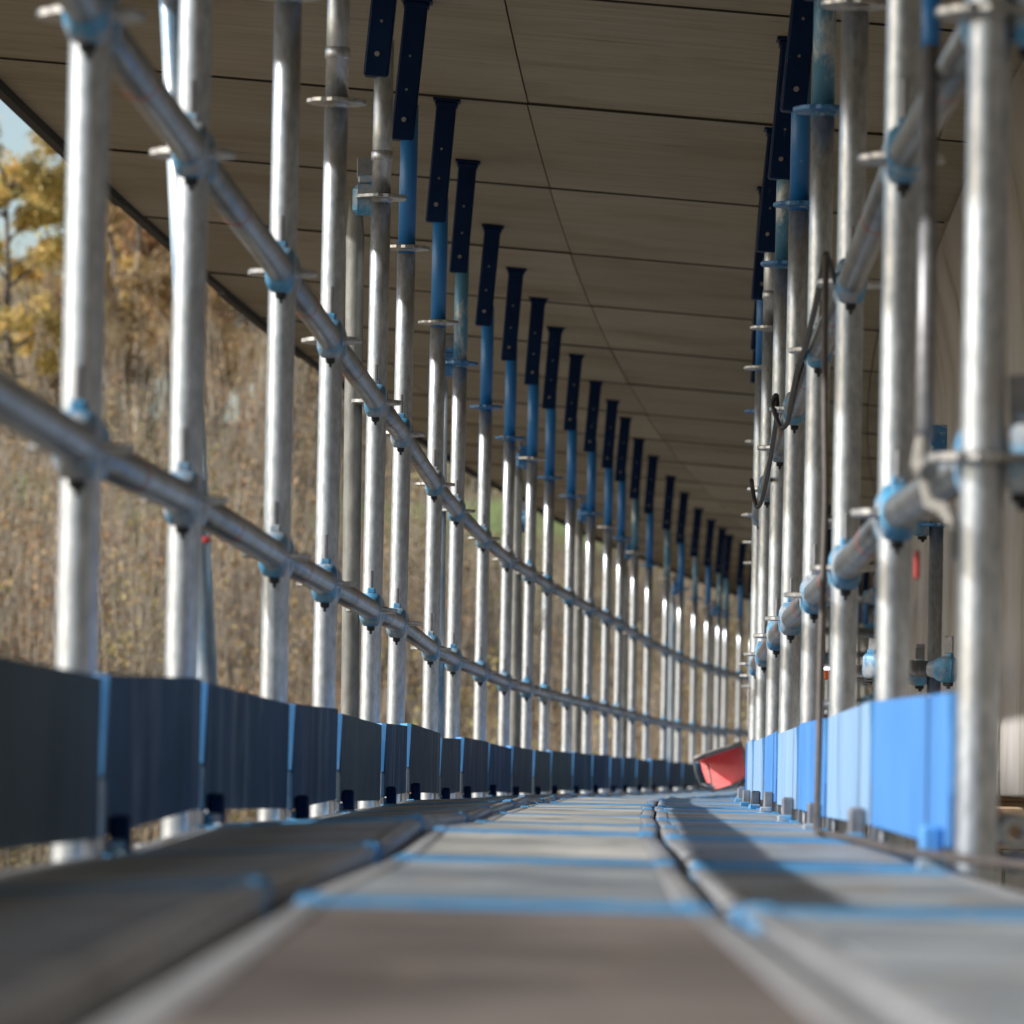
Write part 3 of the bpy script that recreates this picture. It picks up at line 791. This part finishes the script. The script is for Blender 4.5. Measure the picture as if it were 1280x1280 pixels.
# ------------------------------------------------------------------ trees
def leaves(mb, c, rad, n, size, rng, flatz=1.0):
    for _ in range(n):
        v = Vector((rng.gauss(0,1), rng.gauss(0,1), rng.gauss(0,1))); 
        v = v.normalized()*rad*rng.random()**.5; v.z *= flatz
        p = c+v; s = size*rng.uniform(.6,1.35)
        a = Vector((rng.gauss(0,1), rng.gauss(0,1), rng.gauss(0,1))).normalized()
        b_ = a.cross(Vector((rng.gauss(0,1), rng.gauss(0,1), rng.gauss(0,1)))).normalized()
        o = len(mb.v)
        mb.v += [tuple(p-a*s), tuple(p-b_*s*.55), tuple(p+a*s), tuple(p+b_*s*.55)]
        mb.f.append((o,o+1,o+2,o+3)); mb.sm.append(False)
def limb(mb, p, d, L, r, rng, seg=4, wob=.12):
    pts = [p.copy()]; rr = [r]; q = p.copy(); dd = d.copy()
    for k in range(seg):
        dd = (dd + Vector((rng.gauss(0,wob), rng.gauss(0,wob), rng.gauss(0,wob*.5)))).normalized()
        q = q + dd*L/seg; pts.append(q.copy()); rr.append(r*(1-(k+1)/seg*.75))
    mb.path(pts, rr, 6, caps=False); return pts
def big_tree(seed, H, cw, leafsz, nleaf, dens=1.0):
    rng = random.Random(seed); wood = MB(); lf = MB()
    tr = limb(wood, Vector((0,0,-.3)), Vector((rng.gauss(0,.03),rng.gauss(0,.03),1)), H*.93, H*.018, rng, 9, .05)
    tips = []
    for k in range(26):
        f = rng.uniform(.25, 1); i = min(len(tr)-2, int(f*(len(tr)-1))); p = tr[i].lerp(tr[i+1], rng.random())
        a = rng.uniform(0, 2*PI); up = rng.uniform(.15,.9)
        reach = cw*(1-abs(f-.5)*.9)*rng.uniform(.5,1)
        d = Vector((math.cos(a), math.sin(a), up)).normalized()
        b_ = limb(wood, p, d, reach, H*.006, rng, 4, .15)
        for m_ in range(3):
            j = rng.choice((2,3,4)); q = b_[j]
            dd = (d + Vector((rng.gauss(0,.6), rng.gauss(0,.6), rng.gauss(0,.4)))).normalized()
            s_ = limb(wood, q, dd, reach*.4, H*.0025, rng, 3, .2); tips += [s_[-1], s_[2]]
        tips += [b_[-1], b_[3]]
    per = max(1, nleaf//len(tips))
    for q in tips: leaves(lf, q, rng.uniform(.22,.5)*dens, int(per*rng.uniform(.2,1.9)), leafsz, rng, .8)
    return wood, lf
def thicket(seed, H, nst, leafsz, nleaf, spread=.55):
    rng = random.Random(seed); wood = MB(); lf = MB()
    for k in range(nst):
        a = rng.uniform(0,2*PI); rr = rng.uniform(0,.35)
        h = H*rng.uniform(.55,1)
        d = Vector((math.cos(a)*rng.uniform(0,.14), math.sin(a)*rng.uniform(0,.14), 1)).normalized()
        st = limb(wood, Vector((rr*math.cos(a)*1.5, rr*math.sin(a)*1.5, -.2)), d, h, rng.uniform(.015,.034), rng, 7, .04)
        for m_ in range(6):
            i = rng.randint(1, 6); p = st[i].lerp(st[i+1], rng.random())
            b = rng.uniform(0,2*PI); dd = Vector((math.cos(b)*.55, math.sin(b)*.55, 1)).normalized()
            tw = limb(wood, p, dd, rng.uniform(.4,1.0), .006, rng, 3, .12)
            leaves(lf, tw[rng.randint(1,3)], rng.uniform(.1,.28), int(nleaf/(nst*6)*rng.uniform(.2,1.8)), leafsz, rng, 1.4)
    return wood, lf
def protos(fn, seeds, woodmat, leafmats, *a):
    out = []
    for s_, lm in zip(seeds, leafmats):
        w, l = fn(s_, *a); out.append((w.mesh('trunk', M[woodmat]), l.mesh('crown', M[lm])))
    return out
P_gold = protos(big_tree, (11, 12, 13), 'bark_dark', ('leaf_gold','leaf_gold','leaf_olive'), 8.6, 2.4, .075, 15000, 1.15)
P_brn = protos(big_tree, (21, 22, 23), 'bark_tan', ('leaf_brown','leaf_russet','leaf_brown'), 7.5, 1.7, .065, 9000, 1.1)
P_thk = protos(thicket, (31,32,33,34), 'bark_tan', ('leaf_brown','leaf_olive','leaf_russet','leaf_brown'), 5.6, 30, .040, 1250)
P_low = protos(thicket, (41,42,43), 'bark_tan', ('leaf_brown','leaf_olive','leaf_russet'), 3.2, 30, .036, 1100)
rng = random.Random(5)
spots = []
# (kind, x, y, scale)
def px2x(px, d): return (px-640)/F*d
for (px, d, v, s_) in ((-45,108,0,.42),(40,116,1,.46),(140,112,0,.86),(-190,112,2,.58),(215,120,1,.96),(300,126,0,.84),(-300,118,0,1.0),(15,98,1,.66),(-420,122,1,1.),(100,128,2,.95)):
    spots.append(('gold', px2x(px,d), d, v, s_))
for (px, d, v, s_) in ((170,104,0,.9),(265,106,1,.85),(330,103,2,.75),(400,107,0,.70),(455,110,1,.66),(520,112,2,.6),(585,116,0,.5),(650,120,1,.48),(720,122,2,.42),(70,105,1,.56),(240,116,0,.95),(380,118,1,.8),(-90,104,2,.52),(-220,106,0,.58),(800,124,0,.4),(870,126,1,.4)):
    spots.append(('brown', px2x(px,d), d, v, s_))
for k in range(120):
    d = rng.uniform(61, 84); px = -420 + k*12 + rng.uniform(-14,14)
    spots.append(('thicket', px2x(px,d), d, rng.randrange(4), rng.uniform(.72,1.05) * (1.0 if px < 330 else .82 if px < 560 else .62)))
for k in range(80):
    d = rng.uniform(57, 66); px = -420 + k*18 + rng.uniform(-16,16)
    spots.append(('low', px2x(px,d), d, rng.randrange(3), rng.uniform(.7,1.05)))
for k in range(46):
    d = rng.uniform(97, 112); px = -300 + k*27 + rng.uniform(-25,25)
    spots.append(('thicket', px2x(px,d), d, rng.randrange(4), rng.uniform(.5,.8)))
PX = [proj(PL[i]+Vector((0,0,.457)))[0] for i in range(1, 26)]
info = {'gold': ('autumn_tree', 'tall golden autumn tree on the hilltop', 'tree', 'golden trees on the hilltop', P_gold),
        'brown': ('autumn_tree', 'brown-leaved tree on the hillside', 'tree', 'brown trees on the hillside', P_brn),
        'thicket': ('sapling_clump', 'tall clump of thin tan saplings', 'saplings', 'sapling clumps on the slope', P_thk),
        'low': ('bramble_shrub', 'low brown twiggy shrub in front', 'shrub', 'low shrubs at the foot of the slope', P_low)}
gaps = {}
for sp in spots:
    kind, x, y, v, s_ = sp
    px = proj((x, y, hz(x,y)+2))[0]
    g = sum(1 for q in PX if q < px)
    if px < -60: g = -1
    if px < -230 and kind in ('thicket','low') and rng.random() < .5: continue
    gaps.setdefault((kind, g), []).append((px, sp))
for (kind, g), L_ in gaps.items():
    L_.sort(key=lambda a: a[0])
    for n_, (px, (k_, x, y, v, s_)) in enumerate(L_):
        nm, base, cat, grp, pr = info[kind]
        if px < -60: where = 'beyond the left picture edge'
        elif g == 0: where = 'left of the first left post'
        elif g >= 25: where = 'right of the last left posts'
        else: where = 'between left posts %d and %d' % (g, g+1)
        lab = '%s, %s' % (base, where)
        if len(L_) > 1: lab += ', %s from left' % ORD[n_+1]
        t = thing(nm, (x, y, hz(x, y)), lab, cat, grp, rz=rng.uniform(0, 6.28))
        t.scale = (s_*rng.uniform(.9,1.1),)*2 + (s_,)
        put('trunk' if kind in ('gold','brown') else 'stems', pr[v][0], t); put('crown' if kind in ('gold','brown') else 'foliage', pr[v][1], t)

# undergrowth: uncountable brambles and dry grass
rb = random.Random(9); mb = MB()
for _ in range(30000):
    y = rb.uniform(54, 84) if rb.random() < .8 else rb.uniform(84, 108)
    if 90 < y < 95.5 and rb.random() < .8: continue
    x = rb.uniform(-7.5, 4.5) * y/62; z0 = hz(x, y)
    hh = rb.uniform(.0, 1.0)**1.5 * (1.2 if y < 84 else .3)
    s = rb.uniform(.03,.07)
    p = Vector((x, y, z0+hh))
    if rb.random() < .4:
        a = Vector((rb.gauss(0,.10), rb.gauss(0,.10), 1)).normalized()*rb.uniform(.3,1.1); b_ = Vector((.010,0,0))
        o = len(mb.v); mb.v += [tuple(p-b_), tuple(p+b_), tuple(p+a+b_*.3), tuple(p+a-b_*.3)]
    else:
        a = Vector((rb.gauss(0,1), rb.gauss(0,1), rb.gauss(0,1))).normalized(); b_ = a.cross(Vector((rb.gauss(0,1), rb.gauss(0,1), rb.gauss(0,1)))).normalized()
        o = len(mb.v); mb.v += [tuple(p-a*s), tuple(p-b_*s*.6), tuple(p+a*s), tuple(p+b_*s*.6)]
    mb.f.append((o,o+1,o+2,o+3)); mb.sm.append(False)
ug = obj('undergrowth', mb, M['brush']); tag(ug, 'dry brown brambles and grass covering the slope', 'undergrowth'); ug['kind'] = 'stuff'

# ------------------------------------------------------------------ light
AZ = R(12)      # sun behind the left shoulder: measured from -X towards -Y
EL = math.atan(.60*math.cos(AZ))
sd = Vector((-math.cos(AZ)*math.cos(EL), -math.sin(AZ)*math.cos(EL), math.sin(EL)))
sun = bpy.data.lights.new('sun', 'SUN'); sun.energy = 5.0; sun.angle = R(.5); sun.color = (1.0, .985, .955)
so = bpy.data.objects.new('sun', sun); COL.objects.link(so)
so.rotation_euler = sd.to_track_quat('Z', 'Y').to_euler()
w = bpy.data.worlds.new('World'); scene.world = w; w.use_nodes = True
nt = w.node_tree; bg = nt.nodes['Background']
sky = nt.nodes.new('ShaderNodeTexSky'); sky.sky_type = 'NISHITA'; sky.sun_disc = False
sky.sun_elevation = EL; sky.sun_rotation = math.atan2(sd.x, sd.y)
sky.dust_density = 1.8; sky.air_density = 1.0
nt.links.new(sky.outputs[0], bg.inputs[0]); bg.inputs[1].default_value = .15
scene.view_settings.view_transform = 'Standard'; scene.view_settings.look = 'None'
scene.view_settings.gamma = 1; scene.view_settings.exposure = 0.24
